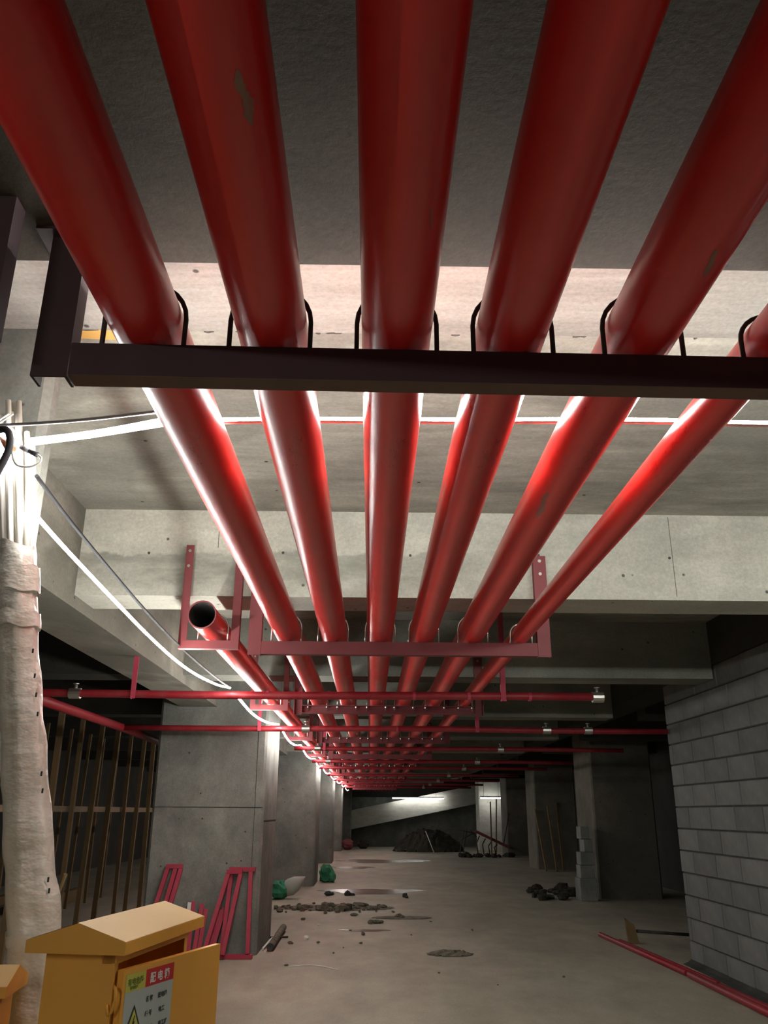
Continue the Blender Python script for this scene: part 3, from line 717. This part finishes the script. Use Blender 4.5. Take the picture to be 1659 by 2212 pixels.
# red pipes along the block wall
rod('floor_pipe', (2.99, 11.9, .032), (3.13, 9.15, .032), .030, 'red2', 'red pipe lying on the floor at right, far end nearest the dark bay', 'pipe', 'red pipes lying on the floor at right')
rod('floor_pipe', (3.08, 11.3, .030), (3.22, 8.6, .030), .028, 'red2', 'red pipe lying behind the far floor pipe, closest to the block wall corner', 'pipe', 'red pipes lying on the floor at right')
rod('floor_pipe', (3.12, 9.05, .036), (3.17, 6.2, .036), .034, 'red2', 'red pipe lying on the floor at the lower right corner', 'pipe', 'red pipes lying on the floor at right')
rod('floor_pipe', (3.20, 8.5, .032), (3.26, 6.4, .032), .030, 'red2', 'red pipe lying at the lower right, on the block wall side', 'pipe', 'red pipes lying on the floor at right')
t = empty('timber_prop', (3.25, 11.35, 0), 0, 'dark upright timber offcut with a stick running to the block wall', 'timber')
MB().quadbox([(-.06, -.04, 0), (.07, -.05, 0), (.07, .05, 0), (-.05, .05, 0), (-.09, -.03, .28), (.02, -.04, .22), (.02, .04, .22), (-.08, .04, .29)]).build('upright_block', 'wood', t)
MB().tube([(.06, 0, .14), (.95, .35, .05)], .02, 7).build('stick', 'iron', t)
# puddle
def puddle(cx, cy, rx, ry, name, label, z=.0035):
    mb = MB(); mb.v.append(Vector((cx, cy, z))); n = 40
    for i in range(n):
        u = 2*pi*i/n; k = 1+.16*sin(3*u+cx)+.10*sin(5*u+cy)+.05*sin(9*u); mb.v.append(Vector((cx+rx*k*cos(u), cy+ry*k*sin(u), z)))
    for i in range(n): mb.f.append([0, 1+i, 1+(i+1) % n]); mb.sm.append(False)
    return tag(mb.build(name, 'water', origin=(cx, cy, 0)), label, 'puddle')
puddle(.05, 18.35, .95, .62, 'puddle', 'wide dark shiny puddle on the floor at the second column')
puddle(-.05, 12.45, .30, .10, 'puddle', 'small wet streak on the floor ahead of the rubble')
puddle(.4, 29.5, 1.5, 1.0, 'puddle', 'far wet patch across the corridor floor')
puddle(-.5, 26.0, .6, .5, 'puddle', 'small shiny puddle at the foot of the third column')
# rubble
random.seed(21)
GR = 'broken rubble pieces strewn on the floor'
def chunk(x, y, s, mat='rubble', label='broken grey-brown lump of rubble in the strip by the near column', group=GR, name='rubble_piece'):
    r = (s*random.uniform(.7, 1.4), s*random.uniform(.7, 1.2), s*random.uniform(.45, .8))
    o = MB().blob((x, y, r[2]*.75), r, 7, 4, .3, zmin=.001).build(name, mat, origin=(x, y, 0)); return tag(o, label, 'rubble', group)
for k in range(70):
    u = k/70; x = -1.5+1.75*u+random.uniform(-.05, .05)
    dens = .05 if .25 < u < .85 else .03
    chunk(x, 15.1+random.gauss(0, .30)*(1.3 if k % 3 else .5)-.15*u, random.uniform(.015, dens+.02)*(1 if k % 4 else 1.5))
for x, y, s in ((-.79, 17.4, .07), (-.72, 17.5, .06), (-.42, 17.4, .08), (-.34, 17.45, .06), (.66, 17.1, .06), (.70, 17.0, .05)):
    chunk(x, y, s, 'mortar', 'dark lump of mortar near the shiny puddle', 'dark mortar lumps near the puddle')
for x, y, s in ((-.98, 13.6, .04), (.10, 13.2, .05), (.02, 13.15, .05), (.17, 13.25, .04), (.45, 13.9, .05), (.5, 13.8, .04), (-.62, 11.3, .03), (-.1, 11.25, .02), (-.08, 12.0, .03), (-.25, 12.4, .02), (-.95, 11.2, .03), (.55, 12.0, .012), (-.4, 10.5, .015), (-.86, 9.7, .02), (.38, 14.6, .03), (.9, 13.4, .02), (1.4, 12.5, .02), (-.3, 10.9, .015), (.7, 9.3, .012), (1.9, 9.1, .012), (1.2, 8.7, .01)):
    chunk(x, y, s, 'rubble', 'small loose crumb on the open floor', 'small crumbs scattered on the open floor')
for x, y, s in ((-.79, 11.6, .035), (-.72, 13.0, .02), (.22, 15.6, .02)):
    chunk(x, y, s, 'whiteplastic', 'small white scrap on the floor', 'white scraps on the floor', 'white_scrap')
tag(hump(MB(), -.55, 15.25, .95, .45, .012).build('dirt_patch', 'rubble', origin=(-.55, 15.25, 0)), 'thin brown dirt under the rubble strip', 'dirt', kind='stuff')
tag(hump(MB(), .92, 10.47, .26, .17, .035, jit=.6).build('mud_patch', 'rubble', origin=(.92, 10.47, 0)), 'small dark heap of mud alone in the middle of the floor', 'mud')
tag(hump(MB(), .5, 13.9, .45, .2, .014, jit=.6).build('mud_patch', 'rubble', origin=(.5, 13.9, 0)), 'thin smear of dried mud behind the lone mud heap', 'mud')
cable('white_string', [(-.82, 9.62, .006), (-.65, 9.70, .006), (-.50, 9.66, .006), (-.36, 9.50, .006), (-.30, 9.45, .006)], .004, 'whiteplastic', 'thin white string lying curved on the open floor', 'string')
# green net bundles and sack
t = empty('net_bundle', (-1.62, 16.75, 0), 0, 'grey sack tied with green netting at the foot of the second column', 'sack')
MB().blob((-.04, -.05, .15), (.17, .2, .16), 12, 7, .18, zmin=.002).build('green_net', 'green', t)
sk = MB(); n = 14
for (x, z, r) in ((.0, .16, .10), (.10, .19, .15), (.22, .22, .16), (.32, .26, .12), (.40, .33, .05), (.43, .37, .01)):
    sk.v += [Vector((x, r*.9*cos(2*pi*i/n), max(.003, z+r*sin(2*pi*i/n)))) for i in range(n)]
for i in range(5):
    for q in range(n): sk.f.append([i*n+q, i*n+(q+1) % n, (i+1)*n+(q+1) % n, (i+1)*n+q]); sk.sm.append(True)
sk.build('sack_body', 'sack', t)
t2 = MB().blob((-1.0, 20.7, .17), (.16, .2, .2), 12, 7, .22, zmin=.002).blob((-.86, 20.6, .12), (.1, .12, .13), 9, 5, .2, zmin=.002).build('net_bundle', 'green', origin=(-1, 20.7, 0))
tag(t2, 'crumpled green netting at the far corner of the second column', 'net')
tag(MB().blob((-.95, 37.9, .22), (.28, .2, .22), 9, 6, .2, zmin=.002).build('red_bucket_heap', 'steelred', origin=(-.95, 37.9, 0)), 'small dark red heap at the foot of the last column', 'heap')
tag(MB().blob((-.3, 39.2, .2), (.22, .2, .22), 9, 6, .2, zmin=.002).build('dark_heap', 'soil', origin=(-.3, 39.2, 0)), 'small dark heap beside the last column', 'heap')
# far soil pile, junk
tag(hump(MB(), 2.45, 37.2, 1.45, 1.2, .85, 26, 18, .12).build('soil_pile', 'soil', origin=(2.45, 37.2, 0)), 'dark heap of soil at the far end of the corridor', 'heap')
rod('white_stick', (2.55, 35.7, .02), (2.25, 36.0, .80), .018, 'whiteplastic', 'thin pale stick planted in front of the soil heap', 'stick')
def junk():
    t = empty('scrap_scaffold', (4.2, 33.3, 0), 0, 'jumble of tilted scaffold bars with a sloping red beam beside the soil heap', 'scaffold')
    MB().tube([(-.25, 0, .86), (1.0, 0, .30)], 1, 4, flat=(.05, .05), smooth=False).build('red_beam', 'steelred', t)
    for a, b in (((-1.25, 0, .98), (-.25, 0, .78)), ((-.85, 0, .1), (-.68, 0, .9)), ((-.72, .1, .1), (-.55, .1, .95)), ((-.9, 0, .5), (-.35, 0, .78)), ((-.5, 0, .95), (-.2, 0, .65)), ((.78, 0, .35), (1.05, 0, 1.5))):
        MB().tube([a, b], .022, 6).build('bar', 'iron', t)
    for k in range(4):
        x = -.1+k*.22; MB().tube([(x, 0, .7-.1*k), (x-.12, -.05, .45-.05*k), (x-.08, -.05, .05)], .022, 6).build('bent_bar', 'iron', t)
    return t
junk()
for k in range(14):
    chunk(random.uniform(3.2, 5.2), random.uniform(31.8, 33.0), random.uniform(.07, .17), 'soil', 'dark clod at the foot of the scaffold jumble', 'dark clods under the scaffold jumble')
for k in range(22):
    chunk(random.uniform(3.2, 4.2) if k % 3 else random.uniform(3.1, 3.7), random.uniform(17.3, 18.9) if k % 3 else random.uniform(16.6, 17.2), random.uniform(.05, .13), 'soil', 'dark lump in the dim rubble before the right column', 'dark lumps by the right column')
# stack of pale blocks at the right column
for k in range(6):
    z = .20*k; dx = .10 if k == 0 else 0
    if k == 0:
        o = MB().box(3.86, 4.18, 16.55, 16.95, .0, .38)
        tag(o.build('pale_block', 'pillar', origin=(4, 16.7, 0), bevel=.01), 'lowest pale block of the ragged stack at the right column', 'block', 'pale blocks stacked at the right column')
    elif k > 1:
        x = 4.06+random.uniform(-.04, .04)-(.06 if k > 4 else 0); wd = .13 if k < 4 else .08
        tag(MB().box(x-wd, x+wd, 16.60, 16.93, .38+.225*(k-2), .38+.225*(k-1)-.005).build('pale_block', 'pillar', origin=(x, 16.7, 0), bevel=.008), 'pale block in the ragged stack at the right column, tier %s' % ['', '', 'two', 'three', 'four', 'five at the top'][k], 'block', 'pale blocks stacked at the right column')
# old planks leaning in the dark right bay
for i, (x, y) in enumerate(((4.9, 24.9), (5.15, 24.7), (5.4, 25.0), (4.5, 33.0), (4.75, 33.6))):
    rod('leaning_plank', (x, y, .01), (x-.12+.07*i, y+.55, 1.6+.1*i), .03, 'wood', 'dark plank leaning in the dim right bay', 'plank', 'planks leaning in the dim right bay', flat=(.02, .05))

# ------------------------------------------------------------------ far end: ramp
mb = MB()
# ramp slab rising to the right across the far wall
y0, y1 = 41.2, 42.9
mb.quadbox([(-2.5, y0, .44), (5.5, y0, 2.01), (5.5, y1, 2.01), (-2.5, y1, .44), (-2.5, y0, 1.28), (5.5, y0, 2.85), (5.5, y1, 2.85), (-2.5, y1, 1.28)])
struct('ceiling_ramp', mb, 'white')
struct('wall_ramp', MB().box(-2.5, 5.6, 42.6, 43, 0, 2.2), 'pillar')
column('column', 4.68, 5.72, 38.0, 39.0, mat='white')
